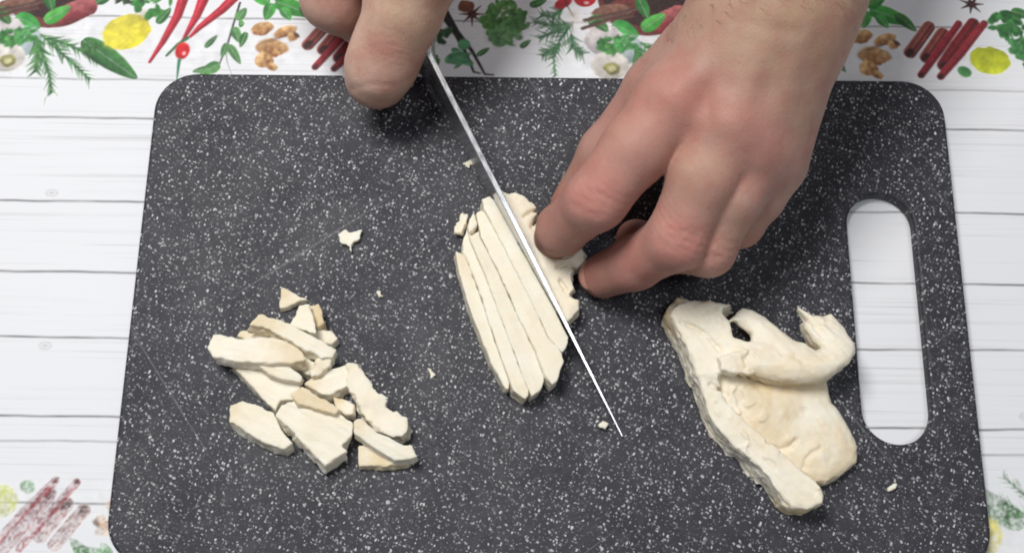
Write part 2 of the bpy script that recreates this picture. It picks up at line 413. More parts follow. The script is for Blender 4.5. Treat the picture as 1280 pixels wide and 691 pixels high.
def print_border():
    SH = (176, 176, 184)
    # soft printed drop shades of the picture under the produce
    for a in ((160, 52, 42, 26), (75, 30, 75, 30), (345, 62, 38, 28), (250, 50, 50, 40), (430, 66, 40, 26), (740, 60, 45, 36), (630, 45, 40, 26), (20, 70, 40, 30)):
        ell(a[0], a[1], a[2], a[3], 0, SH, SH, 0.33, 0.006)
    # bowl of red garlic with leaves
    ell(68, -14, 66, 60, 0, (96, 40, 42), (122, 62, 60)); ell(66, -18, 56, 50, 0, (46, 18, 22), (66, 26, 30))
    ell(100, 12, 26, 16, 25, (196, 120, 122), (128, 44, 54), 1, FE, .2); ell(88, 24, 17, 8, 30, (158, 66, 76), (110, 30, 44)); ell(40, 2, 22, 16, 10, (122, 58, 52), (70, 28, 30), 1, FE, .3)
    ell(20, 6, 26, 12, 8, (150, 112, 96), (112, 72, 62), 1, FE, .3)
    leaf((56, 28), (88, 8), 11, (60, 150, 62), (112, 196, 98)); leaf((20, 20), (50, 36), 13, (86, 186, 92), (58, 150, 74)); leaf((58, -12), (66, 14), 9, (40, 110, 50), (70, 150, 70))
    # garlic heads
    ell(6, 40, 26, 24, 0, (226, 220, 220), (176, 170, 172), 1, FE, .15); ell(34, 52, 20, 22, 30, (206, 214, 216), (150, 166, 168), 1, FE, .1)
    ell(8, 72, 25, 21, 0, (232, 228, 222), (196, 190, 184)); ell(10, 76, 11, 9, 0, (176, 172, 118), (128, 122, 84), 1, FE, .4); ell(10, 76, 5, 4, 0, (206, 200, 160))
    # rosemary
    for p in ([(42, 48), (55, 72), (62, 96), (64, 117)], [(52, 44), (76, 66), (96, 84), (112, 100)], [(44, 46), (48, 66), (44, 90)], [(60, 48), (90, 58), (120, 74)]):
        needles(p, 21, 26, (44, 100, 58), (112, 166, 100), 38, 2.0)
    # lemon and its leaf
    leaf((103, 50), (172, 99), 17, (34, 86, 44), (84, 148, 82))
    ell(158, 40, 33, 26, 18, (216, 206, 92), (232, 220, 62), 1, FE, .12); ell(150, 50, 18, 11, 12, (240, 230, 96), (240, 230, 96), 0.5, 0.004); ell(180, 20, 12, 9, 30, (168, 152, 74), (190, 176, 70), .7, .003)
    frond(190, 4, 24, 26, (60, 140, 64), (96, 176, 88), 8); frond(160, -8, 20, 14, (46, 70, 50), (80, 110, 70), 8)
    # chillies
    for p, r in (([(236, -22), (222, 20), (204, 52), (187, 78)], 9), ([(262, -20), (246, 20), (229, 50)], 10), ([(312, -22), (278, 12), (250, 34), (238, 46)], 9)):
        stroke(p, r, 2.5, (206, 34, 66), (140, 12, 40)); stroke([(a - 2, b) for a, b in p], r * 0.16, 0.4, (236, 96, 116), al=.6, fe=.0012)
    stroke([(208, 70), (222, 56), (234, 48)], 2, 3, (60, 118, 74)); ell(228, 64, 10, 13, -10, (220, 30, 44), (178, 14, 34)); ell(230, 67, 2, 2.4, 0, (250, 190, 190)); stroke([(224, 76), (221, 100)], 3, 1.6, (70, 140, 110))
    # twig of leaves
    stroke([(300, 4), (292, 30), (285, 54), (272, 86)], 2.2, 1.4, (52, 46, 50)); stroke([(282, 58), (284, 78), (292, 100)], 1.1, .8, (110, 130, 110))
    for a, b, k in (((296, 26), (308, 10), 8), ((292, 34), (300, 54), 8), ((286, 56), (301, 81), 7), ((284, 54), (277, 72), 6), ((275, 80), (250, 93), 10), ((298, 30), (306, 30), 7), ((262, 86), (240, 90), 6)):
        leaf(a, b, k, (62, 122, 66), (116, 168, 104))
    # basil
    for a, b, k in (((338, 2), (314, -6), 11), ((340, 4), (332, 26), 10), ((344, 2), (394, 20), 14), ((340, -2), (366, -12), 10), ((352, 10), (364, 26), 8)):
        leaf(a, b, k, (46, 128, 58), (98, 188, 92))
    # ginger
    for a in ((327, 36, 17, 10, 12), (356, 40, 17, 9, 22), (340, 60, 23, 13, -6), (330, 76, 12, 13, 70), (366, 46, 7, 8, 60), (340, 84, 8, 5, -35)):
        ell(*a, (226, 192, 144), (158, 108, 66), 1, FE, .35)
    ell(342, 50, 16, 3, 20, (110, 66, 40), al=.6, fe=.001); ell(371, 44, 3, 6, 50, (104, 70, 54))
    # cinnamon
    for p, r, c in (([(414, 24), (398, 42), (385, 56)], 9, ((176, 112, 100), (118, 48, 50))), ([(430, 32), (404, 62)], 9, ((168, 96, 86), (112, 40, 46))), ([(452, 20), (424, 52), (394, 84)], 5.5, ((172, 46, 66), (110, 16, 36))),
                    ([(470, 20), (444, 48), (424, 72)], 9, ((150, 36, 48), (104, 14, 30))), ([(484, 20), (450, 56), (418, 86)], 5.5, ((176, 60, 70), (116, 20, 38)))):
        stroke(p, r, r, *c, stripes=.35); ell(p[-1][0], p[-1][1], r * .8, r * .55, 45, (70, 26, 28))
    # the lime, small leaf, star anise and parsley beside the cinnamon
    ell(483, 66, 27, 21, -6, (170, 176, 40), (206, 214, 50), 1, FE, .08); ell(486, 74, 17, 9, 0, (216, 224, 64), al=.5, fe=.004); ell(449, 80, 10, 8, -30, (62, 132, 74), (112, 176, 110))
    for k in range(7):
        a = k * 0.9; stroke([(472, -4), (472 + 15 * math.cos(a), -4 + 12 * math.sin(a))], 3.4, 1.2, (96, 42, 46), (66, 24, 30))
    frond(512, 22, 22, 44, (42, 112, 58), (92, 170, 92), 8); frond(524, 50, 18, 40, (60, 128, 70), (110, 180, 110), 7); stroke([(512, 26), (530, 80), (542, 110)], 2, 1.2, (70, 136, 80)); frond(536, 76, 12, 22, (60, 130, 72), (104, 170, 100), 6)
    # vanilla pods with a sprig
    for p in ([(556, 12), (572, 40), (590, 64), (600, 82), (606, 93), (617, 94)], [(552, 18), (570, 44), (584, 70), (592, 90), (600, 92)]):
        stroke(p, 4, 1.6, (44, 38, 44), (24, 20, 26))
    ell(580, 56, 9, 8, 20, (112, 178, 136), (90, 156, 112)); frond(574, 74, 14, 14, (96, 168, 122), (130, 190, 146), 8); frond(556, 46, 12, 12, (40, 92, 58), (72, 126, 80), 7)
    for k in range(8):
        a = k * 0.785; stroke([(590, 18), (590 + 16 * math.cos(a), 18 + 15 * math.sin(a))], 3.2, 1, (110, 52, 50), (74, 26, 34))
    ell(582, 8, 12, 9, 0, (150, 100, 70), (120, 70, 52), 1, FE, .3)
    # parsley
    frond(628, 24, 28, 80, (78, 140, 66), (140, 190, 116), 8); frond(632, 44, 18, 34, (110, 170, 110), (160, 200, 150), 8); frond(648, 30, 12, 18, (80, 140, 80), (130, 180, 120), 7)
    # dill
    for p in ([(716, 28), (700, 50), (692, 72), (694, 96)], [(712, 30), (690, 32), (668, 28)], [(712, 34), (694, 40), (674, 48)], [(704, 10), (690, 22), (676, 18)], [(714, 44), (716, 60), (728, 68)], [(700, 56), (684, 66), (678, 70)]):
        needles(p, 17, 26, (54, 104, 70), (112, 150, 114), 45, 1.6)
    # loose greenery filling the band
    for a, b, k in (((196, 30), (214, 10), 8), ((120, 4), (142, -8), 9), ((256, 60), (272, 44), 5), ((308, 40), (300, 60), 6), ((376, 8), (398, 30), 9), ((520, 4), (546, 12), 9), ((596, 70), (612, 60), 5), ((650, 60), (664, 50), 5), ((662, 8), (684, 0), 7), ((742, 22), (760, 40), 9), ((748, 50), (764, 66), 8), ((-10, 20), (8, 10), 8)):
        leaf(a, b, k, (36, 96, 46), (84, 150, 74))
    frond(764, 58, 14, 26, (60, 140, 70), (120, 190, 110), 6); frond(34, 44, 14, 20, (70, 150, 78), (120, 196, 120), 6); frond(112, 58, 10, 10, (60, 120, 70), (100, 150, 90), 4)
    stroke([(-14, 16), (18, 10), (52, 2)], 3, 2, (120, 92, 84), (84, 60, 56)); stroke([(728, 36), (760, 26), (790, 20)], 3, 2, (120, 86, 78), (84, 56, 52))
    # cherry tomatoes
    ell(704, 4, 14, 8, 30, (196, 40, 58), (150, 18, 40)); ell(731, -2, 16, 14, 0, (216, 22, 46), (170, 10, 34)); ell(733, 4, 3, 2, 0, (250, 200, 205)); stroke([(716, 20), (706, 2)], 1.4, 1.2, (60, 46, 50))
    ell(718, 22, 10, 14, 20, (196, 180, 170), (220, 214, 208), .7, .003)
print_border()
_nx = np.broadcast_to(gx[:, None], (NX, NY)); _ny = np.broadcast_to(gy[None, :], (NX, NY)); _m = INK > 0.01
_t = 1 + 0.22 * fbm(_nx[_m], _ny[_m], 0 * _nx[_m], 330, 4, 77); PRT[_m] = np.clip(PRT[_m] ** 1.18 * _t[:, None], 0, 1)      # tonal texture of the printed photographs
# wide prints outside the frame stay plain planks
XX, YY = np.meshgrid(gx, gy, indexing='ij')
ZZ = 0.0 * XX
V = np.stack([XX, YY, ZZ], -1).reshape(-1, 3)
ii = (np.arange(NX - 1)[:, None] * NY + np.arange(NY - 1)[None, :]).ravel()
me = np_mesh('tablecloth', V, np.stack([ii, ii + NY, ii + NY + 1, ii + 1], 1))
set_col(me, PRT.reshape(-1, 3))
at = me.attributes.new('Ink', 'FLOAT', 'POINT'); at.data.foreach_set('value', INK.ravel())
cloth = link('tablecloth', me, M_CLOTH); cloth.rotation_euler.z = CR
md = cloth.modifiers.new('thickness', 'SOLIDIFY'); md.thickness = 0.0006; md.offset = -1
tag(cloth, 'white plank-print tablecloth with a border of printed herbs, spices and lemons', 'tablecloth')

# ------------------------------------------------------------------ cutting board
def rrect(wd, ht, r, n=10):
    pts = []
    for cx, cy, a0 in ((wd / 2 - r, ht / 2 - r, 0), (-wd / 2 + r, ht / 2 - r, 90), (-wd / 2 + r, -ht / 2 + r, 180), (wd / 2 - r, -ht / 2 + r, 270)):
        for k in range(n + 1):
            a = math.radians(a0 + 90 * k / n); pts.append((cx + r * math.cos(a), cy + r * math.sin(a)))
    return pts
def make_board():
    bm = bmesh.new(); T = ZB - 0.0006; z0 = 0.0006
    prof = [(1.3, 0.0), (0.55, 0.22), (0.12, 0.75), (0.0, 1.5)]           # inset, drop (mm)
    W, D = 0.3285, 0.2015
    rings_o, rings_i = [], []
    seq = [(i, T - d / 1000 + z0 - 0.0) for i, d in prof] + [(i, z0 - 0.0004 + d / 1000) for i, d in reversed(prof)]
    for ins, z in seq:
        i = ins / 1000
        rings_o.append([bm.verts.new((x, y, z)) for x, y in rrect(W - 2 * i, D - 2 * i, 0.017 - i, 14)])
        rings_i.append([bm.verts.new((x + 0.1335, y - 0.0015, z)) for x, y in rrect(0.0268 + 2 * i, 0.1020 + 2 * i, 0.01339 + i, 14)])
    for rs, flip in ((rings_o, False), (rings_i, True)):
        for a, b in zip(rs[:-1], rs[1:]):
            n = len(a)
            for k in range(n):
                q = [a[k], b[k], b[(k + 1) % n], a[(k + 1) % n]]
                bm.faces.new(q if not flip else q[::-1])
    for k, up in ((0, 1), (-1, -1)):
        es = []
        for rs in (rings_o, rings_i):
            r = rs[k]; es += [bm.edges.get((r[j], r[(j + 1) % len(r)])) for j in range(len(r))]
        fs = bmesh.ops.triangle_fill(bm, edges=es, use_beauty=True)['geom']
        for f in fs:
            if isinstance(f, bmesh.types.BMFace):
                f.normal_update()
                if f.normal.z * up < 0: f.normal_flip()
    me = bpy.data.meshes.new('cutting_board'); bm.to_mesh(me); bm.free()
    for p in me.polygons: p.use_smooth = abs(p.normal.z) < 0.999
    o = link('cutting_board', me, M_BOARD); o.location = (0.0145, -0.0128, 0); o.rotation_euler.z = math.radians(-0.65)
    return o
tag(make_board(), 'black speckled rectangular cutting board with rounded corners and long handle slot', 'cutting board')

# ------------------------------------------------------------------ knife
TIP = U(778, 545, ZB + 0.0012); HEEL = U(527, 49, ZB + 0.040)
DIRK = HEEL - TIP; LK = np.linalg.norm(DIRK[:2]); KX = np.array([DIRK[0], DIRK[1], 0]) / LK; KN = np.array([-KX[1], KX[0], 0])
def knife():
    root = bpy.data.objects.new('kitchen_knife', None); S.collection.objects.link(root)
    root.location = (TIP[0], TIP[1], ZB); root.rotation_euler.z = math.atan2(KX[1], KX[0])
    bm = bmesh.new(); n = 40; rows = []
    for k in range(n + 1):
        t = (k / n) ** 1.15; x = LK * t
        zs = 0.0012 + (HEEL[2] - TIP[2]) * t + 0.0022 * math.sin(math.pi * min(1, t * 1.0)) * 0.5
        ze = 0.0004 + 0.0055 * t ** 3
        hw = 0.00022 + 0.00080 * min(1, t * 1.8)
        zm = ze + (zs - ze) * 0.22; zt = zs - min(0.0003, (zs - ze) * .2)
        rows.append([bm.verts.new((x, y, z)) for y, z in ((0, ze), (hw * .75, zm), (hw, zt), (hw * .8, zs), (-hw * .8, zs), (-hw, zt), (-hw * .75, zm))])
    for a, b in zip(rows[:-1], rows[1:]):
        for j in range(7): bm.faces.new((a[j], b[j], b[(j + 1) % 7], a[(j + 1) % 7]))
    bm.faces.new(rows[0][::-1]); bm.faces.new(rows[-1])
    bmesh.ops.recalc_face_normals(bm, faces=bm.faces)
    me = bpy.data.meshes.new('blade'); bm.to_mesh(me); bm.free()
    link('blade', me, M_STEEL, root)
    # handle: rounded bar with a belly and a bolster
    sl = (HEEL[2] - TIP[2]) / LK * 0.75
    def bar(name, x0, x1, prof, mat):
        bm = bmesh.new(); rows = []
        m = 24
        for k in range(m + 1):
            t = k / m; x = x0 + (x1 - x0) * t; hh, ww, dz = prof(t)
            zc = HEEL[2] - ZB - 0.0135 + (x - LK) * sl + dz
            rows.append([bm.verts.new((x, ww * math.copysign(abs(math.cos(a)) ** .7, math.cos(a)), zc + hh * math.copysign(abs(math.sin(a)) ** .7, math.sin(a)))) for a in np.linspace(0, 2 * math.pi, 20, endpoint=False)])
        for a, b in zip(rows[:-1], rows[1:]):
            for j in range(20): bm.faces.new((a[j], b[j], b[(j + 1) % 20], a[(j + 1) % 20]))
        bm.faces.new(rows[0][::-1]); bm.faces.new(rows[-1]); bmesh.ops.recalc_face_normals(bm, faces=bm.faces)
        me = bpy.data.meshes.new(name); bm.to_mesh(me); bm.free()
        for p in me.polygons: p.use_smooth = len(p.vertices) == 4
        return link(name, me, mat, root)
    bar('bolster', LK - 0.006, LK + 0.006, lambda t: (0.0125, 0.0022 + 0.0055 * t, 0), M_STEEL)
    bar('handle', LK + 0.0061, LK + 0.118, lambda t: (0.0115 + 0.0018 * math.sin(t * 5.5), 0.0080 + 0.0012 * math.sin(t * 5), -0.002 * math.sin(t * math.pi)), M_HANDLE)
    tag(root, 'long kitchen knife with black handle standing on edge, slicing the chicken', 'knife')
    return root
knife()
def blade_side(x, y):          # signed distance from the blade's plane, + on the side of the gripping fingers
    return -((x - TIP[0]) * KN[0] + (y - TIP[1]) * KN[1]) * SGN
SGN = 1.0
SGN = 1.0 if blade_side(*U(720, 320, ZB)[:2]) > 0 else -1.0

# ------------------------------------------------------------------ chicken
CREAM = np.array([0.84, 0.76, 0.595]); SKINY = np.array([0.68, 0.51, 0.25]); PALE = np.array([0.87, 0.82, 0.70])
def meat_obj(name, fn, lo, hi, res, seed, skin=(), fibre=0.0):
    V, Fq = nets(fn, lo, hi, res)
    me = np_mesh(name, V, Fq)
    x, y, z = V.T.astype(np.float32)
    t = np.clip(0.5 + 0.6 * fbm(x, y, z, 110, 3, seed), 0, 1)[:, None]
    C = CREAM * t + PALE * (1 - t)
    for px, py, zz, r, s in skin:
        c = U(px, py, ZB + (zz if zz < 0.5 else zz / 1000)); d = np.sqrt((x - c[0]) ** 2 + (y - c[1]) ** 2 + (1.2 * (z - c[2])) ** 2)
        k = (s * np.clip(1.25 - d / r + 0.35 * fbm(x, y, z, 260, 2, seed + 5), 0, 1))[:, None]
        C = C * (1 - k) + SKINY * k
    o = link(name, me, M_MEAT)
    c = V.mean(0); zmin = float(V[:, 2].min()); off = np.array([c[0], c[1], zmin], np.float32)
    me.vertices.foreach_set('co', np.ascontiguousarray(V - off, np.float32).ravel()); me.update(); o.location = off
    set_col(me, C)
    return o
def piece(name, poly, h, z0=0.0, tilt=(0, 0), rnd=1.0, amp=0.35, seed=1, skin=(), res=0.00055, side=0, dome=0.0, lean=(0, 0), zref=0.75, rag=0.0, cracks=()):
    """slab of meat cut out along a polygon; h, z0, rnd, amp in mm; tilt = rise per metre in x and y; lean = slanting sides"""
    h, z0, rnd, amp = h / 1000, z0 / 1000, rnd / 1000, amp / 1000
    W2 = UP(poly, ZB + z0 + h * zref); c = W2.mean(0)
    r2 = np.abs(W2 - c).max()
    ax = np.linalg.svd(W2 - c)[2][0]                       # fibres follow the long axis
    QC = [UP(q, ZB + z0 + h) for q in cracks]
    def fn(P):
        x, y, z = P
        zz = z - ZB - z0 - 0.0001 - tilt[0] * (x - c[0]) - tilt[1] * (y - c[1])
        q = (zz / h - zref)
        xs = x - lean[0] * q * h; ys = y - lean[1] * q * h
        n1 = fbm(x + 0 * z, y + 0 * z, z + 0 * x, 240, 3, seed)
        d2 = poly_sd(xs + 0 * z, ys + 0 * z, W2) + amp * n1 * 1.5 + 0.8 * amp * vnoise(x * 900, y * 900, z * 500, seed + 3) + rag / 1000 * np.clip(vnoise(x * 420, y * 420, z * 160, seed + 8) * 1.6, 0, 1)
        fa = x * ax[0] + y * ax[1]; fb = -x * ax[1] + y * ax[0]
        fib = vnoise(fa * 90, fb * 800, z * 500, seed + 11)
        hh = h * (1 + 0.0) + 0.9 * amp * fbm(x, y, 0 * x, 160, 2, seed + 9) + 0.00016 * fib
        d2 = d2 + 0.00014 * vnoise(fa * 70, fb * 300, z * 1100, seed + 12)
        dm = dome / 1000 * np.clip(1 + d2 / 0.006, 0, 1) ** 2 if dome else 0
        w_ = np.maximum(zz - hh + dm, -zz)
        a, b = d2 + rnd, w_ + rnd
        d = np.minimum(np.maximum(a, b), 0) + np.sqrt(np.maximum(a, 0) ** 2 + np.maximum(b, 0) ** 2) - rnd
        for Q in QC:
            dd = None
            for qa, qb in zip(Q[:-1], Q[1:]):
                e = qb - qa; t = np.clip(((x - qa[0]) * e[0] + (y - qa[1]) * e[1]) / (e @ e), 0, 1)
                k_ = (x - qa[0] - t * e[0]) ** 2 + (y - qa[1] - t * e[1]) ** 2; dd = k_ if dd is None else np.minimum(dd, k_)
            d = d + 0.0022 * np.exp(-(np.sqrt(dd) + 0.0003 * n1) ** 2 / 0.0007 ** 2)
        if side: d = np.maximum(d, 0.0008 - side * blade_side(x, y))
        return np.maximum(d, ZB + 0.0001 - z)
    ex = max(abs(tilt[0]), abs(tilt[1])) * r2 * 2 + 0.002
    lo = (*(W2.min(0) - 0.0035 - abs(lean[0]) * h), ZB - 0.001 + max(0, z0 - ex)); hi = (*(W2.max(0) + 0.0035 + abs(lean[0]) * h), ZB + z0 + h + ex)
    return meat_obj(name, fn, lo, hi, res, seed, skin)

L1 = [(577, 318), (582, 323), (600, 372), (618, 428), (636, 478)]
L2 = [(583, 288), (588, 305), (602, 339), (620, 386), (640, 438), (660, 490)]
L3 = [(593, 270), (600, 298), (615, 329), (632, 365), (649, 403), (666, 438), (680, 472)]
L4 = [(603, 264), (621, 297), (637, 329), (657, 368), (684, 424), (701, 444)]
def sh(l, dx): return [(a + dx, b) for a, b in l]
STR = 'chicken strips sliced side by side beside the blade'
strips = [
    (([(569, 316)] + sh(L1[1:], -.2) + [(636, 487), (632, 488), (612, 452), (590, 398), (574, 345)]), 7.5, 11, 'thin outermost strip of sliced chicken, farthest from the knife blade'),
    ((sh(L1, .5)[::-1] + [(578, 302)] + sh(L2, .4) + [(661, 497), (655, 502), (640, 490)]), 9.0, 12, 'second sliced chicken strip from the outer side, with pointed lower end'),
    ((sh(L2, .3)[::-1] + [(586, 278), (592, 268)] + sh(L3, -.4) + [(680, 478), (674, 490), (664, 497)]), 10.0, 13, 'middle strip of the five sliced chicken strips by the knife'),
    ((sh(L3, .5)[::-1] + [(597, 266)] + sh(L4, .3) + [(704, 454), (696, 479), (689, 484)]), 10.5, 14, 'broad sliced chicken strip, second from the knife blade, with torn end'),
    ((sh(L4, .4)[::-1] + [(601, 252), (611, 249), (618, 254), (637, 289), (661, 332), (682, 370), (710, 424), (707, 436)]), 11.0, 15, 'freshly cut chicken strip lying directly against the knife blade'),
]
for i, (pl, h, sd, lb) in enumerate(strips):
    tag(piece('chicken_strip', pl, h, seed=sd, rnd=0.35, amp=0.14, rag=0.22, lean=(0.12, 0.05), tilt=((-0.05, 0.04, -0.06, 0.05, -0.02)[i], 0.0), res=0.0004, cracks=(() if i != 2 else ([(590, 292), (600, 284), (606, 290)],)), side=(-1 if i == 4 else 0), skin=((570, 330, 6, .008, .3),) if i == 0 else ((655, 498, 5, .006, .35),) if i == 1 else ()), lb, 'chicken', STR)
tag(piece('chicken_chunk', [(622, 236), (634, 243), (645, 243), (656, 249), (676, 263), (668, 277), (690, 285), (716, 300), (733, 318), (730, 333), (717, 341), (714, 352), (719, 362), (713, 369), (726, 376), (724, 387), (716, 398), (706, 402), (640, 280)],
          11, seed=21, rnd=0.25, amp=0.5, rag=0.8, side=1, dome=0.8, cracks=([(655, 270), (664, 264), (678, 258)], [(664, 284), (672, 270)], [(696, 334), (708, 328), (722, 336), (732, 332)], [(700, 350), (708, 362)], [(690, 318), (706, 322), (716, 316)])), 'ragged uncut chunk of chicken pinned under the curled fingertips', 'chicken')

PILE = 'cut chicken pieces heaped in the small pile'
pile = [  # polygon, height, base, tilt, label, extras
    ([(288, 457), (320, 459), (350, 470), (377, 482), (373, 503), (351, 502), (345, 515), (325, 495), (305, 475)], 7, 0, (0, 0), 'broad chicken strip at the bottom of the pile, under the longest strip', {}),
    ([(297, 421), (305, 415), (328, 413), (350, 424), (375, 441), (398, 458), (388, 472), (372, 462), (345, 444), (318, 432)], 7, 0, (0, 0), 'chicken strip lying between the two long upper strips of the pile', {}),
    ([(370, 410), (398, 414), (414, 415), (423, 424), (415, 432), (400, 430)], 5, 0, (0, 0), 'flat chicken sliver under the triangular wedge', {}),
    ([(286, 515), (289, 509), (304, 503), (330, 512), (343, 518), (352, 540), (366, 556), (357, 563), (344, 561), (316, 547), (288, 530)], 8, 0, (0, 0), 'smooth pale chicken bar at the foot of the pile, beside the big slab', dict(lean=(0.0, 0.35))),
    ([(446, 556), (463, 556), (493, 572), (519, 573), (510, 581), (477, 585), (449, 583)], 5, 0, (0, 0), 'yellowish flat chicken piece lowest at the end of the pile', dict(skin=((470, 578, 3, .012, .55), (500, 578, 3, .010, .5)))),
    ([(380, 482), (394, 472), (433, 456), (440, 470), (437, 484), (412, 497), (403, 495)], 8, 0, (0, 0), 'blunt four-sided chicken block in the heart of the pile', dict(lean=(0, .3))),
    ([(324, 459), (363, 459), (379, 472), (376, 478), (352, 474), (336, 468)], 4.5, 7.2, (0, 0), 'short chicken sliver tucked just below the longest strip of the pile', {}),
    ([(388, 386), (400, 381), (407, 406), (399, 412), (391, 409)], 8, 0, (0, 0), 'small yellow-edged chicken block behind the triangular wedge', dict(skin=((403, 400, 6, .009, .85),))),
    ([(393, 452), (398, 441), (405, 446), (418, 446), (411, 456), (398, 468), (389, 470)], 4, 7.2, (0, 0), 'shredded scrap of chicken in the middle of the pile', dict(amp=.8)),
    ([(417, 498), (431, 500), (443, 507), (444, 519), (433, 520), (420, 512)], 6, 0, (0, 0), 'small chicken cube half hidden beside the big slab', {}),
    ([(345, 522), (352, 507), (372, 503), (398, 512), (424, 515), (441, 531), (441, 546), (430, 559), (434, 566), (407, 584), (378, 556)], 8.5, 2.6, (0.03, 0.03), 'large thick white chicken slab beside the smooth pale bar', dict(lean=(0.1, .35), rag=.8)),
    ([(364, 494), (378, 484), (403, 497), (425, 512), (420, 519), (396, 513), (372, 506)], 4.5, 9.6, (0, 0.04), 'thin yellow-tinged chicken slice resting on the edge of the large white slab', dict(skin=((385, 497, 13, .014, .6), (408, 508, 13, .012, .5)))),
    ([(434, 459), (447, 455), (458, 470), (468, 487), (475, 497), (484, 501), (485, 510), (493, 515), (512, 526), (511, 543), (503, 549), (491, 548), (468, 536), (452, 518), (434, 485)], 9.5, 0.3, (0, 0), 'knobbly chicken strip along the outer side of the pile', dict(amp=.6)),
    ([(441, 526), (452, 525), (473, 541), (505, 558), (515, 556), (522, 571), (514, 575), (493, 576), (468, 560), (442, 543)], 5.5, 5.0, (0.02, -0.02), 'slim chicken strip resting on the yellowish flat piece', {}),
    ([(309, 411), (325, 395), (345, 399), (385, 418), (420, 438), (416, 448), (402, 450), (365, 430), (335, 414)], 7, 7.0, (0.0, 0), 'long chicken strip across the top of the pile with brownish end', dict(skin=((322, 402, 13, .010, .55),))),
    ([(261, 437), (267, 420), (274, 420), (299, 425), (340, 424), (365, 430), (380, 444), (386, 454), (375, 456), (325, 457), (290, 453), (267, 448)], 7, 7.4, (0.03, 0), 'longest chicken strip on the pile, jutting out with a cracked end', dict(skin=((372, 450, 14, .014, .55),), lean=(0, .3))),
    ([(374, 382), (387, 381), (393, 400), (398, 421), (362, 409)], 7, 5.2, (0, 0), 'upright triangular chicken wedge at the far end of the pile', dict(lean=(0, .2))),
    ([(352, 359), (386, 375), (349, 388)], 3.5, 0, (0, 0), 'flat triangular chicken offcut lying just off the pile', dict(rnd=.4)),
]
for i, (pl, h, z0, tl, lb, kw) in enumerate(pile):
    k = dict(amp=0.2, rnd=0.12, rag=0.45); k.update(kw)
    if z0 > 4: tl = (tl[0] + 0.07 * math.sin(7.1 * i), tl[1] + 0.07 * math.cos(5.3 * i))
    k.setdefault('lean', (0.0, 0.3)); k.setdefault('skin', ((pl[0][0], pl[0][1], z0 + h * .5, .007, .5 + .3 * math.sin(3 * i)),))
    tag(piece('chicken_piece', pl, h * 0.85, z0 * 0.9, tl, seed=40 + i, res=0.00045, **k), lb, 'chicken', PILE)

# crumbs
def crumb(poly, h, seed, lb, amp=.5): tag(piece('chicken_crumb', poly, h, seed=seed, rnd=.15, amp=amp, rag=.6, res=0.00035), lb, 'chicken', 'loose chicken crumbs on the board')
crumb([(421, 293), (432, 285), (437, 289), (453, 287), (451, 299), (443, 303), (439, 314), (433, 305), (424, 303)], 2.2, 71, 'white star-shaped chicken shred alone on the board above the pile', .3)
crumb([(568, 291), (575, 268), (586, 267), (585, 279), (577, 293)], 4, 72, 'small chicken scrap beside the rounded ends of the sliced strips')
crumb([(579, 205), (585, 201), (590, 196), (592, 203), (597, 206), (590, 208), (587, 214)], 1.5, 73, 'tiny chicken shred beside the spine of the knife')
crumb([(468, 364), (475, 362), (479, 370), (473, 374)], 1.5, 74, 'tiny chicken fleck between the pile and the star-shaped shred')
crumb([(534, 460), (539, 459), (543, 469), (539, 472)], 1.5, 75, 'tiny elongated chicken fleck between the pile and the sliced strips')
crumb([(744, 530), (753, 525), (761, 529), (757, 537), (748, 535)], 3, 76, 'chicken crumb beside the tip of the knife')
crumb([(1108, 609), (1116, 603), (1126, 604), (1117, 613), (1110, 615)], 1.8, 77, 'tiny chicken shred on the board below the handle slot')

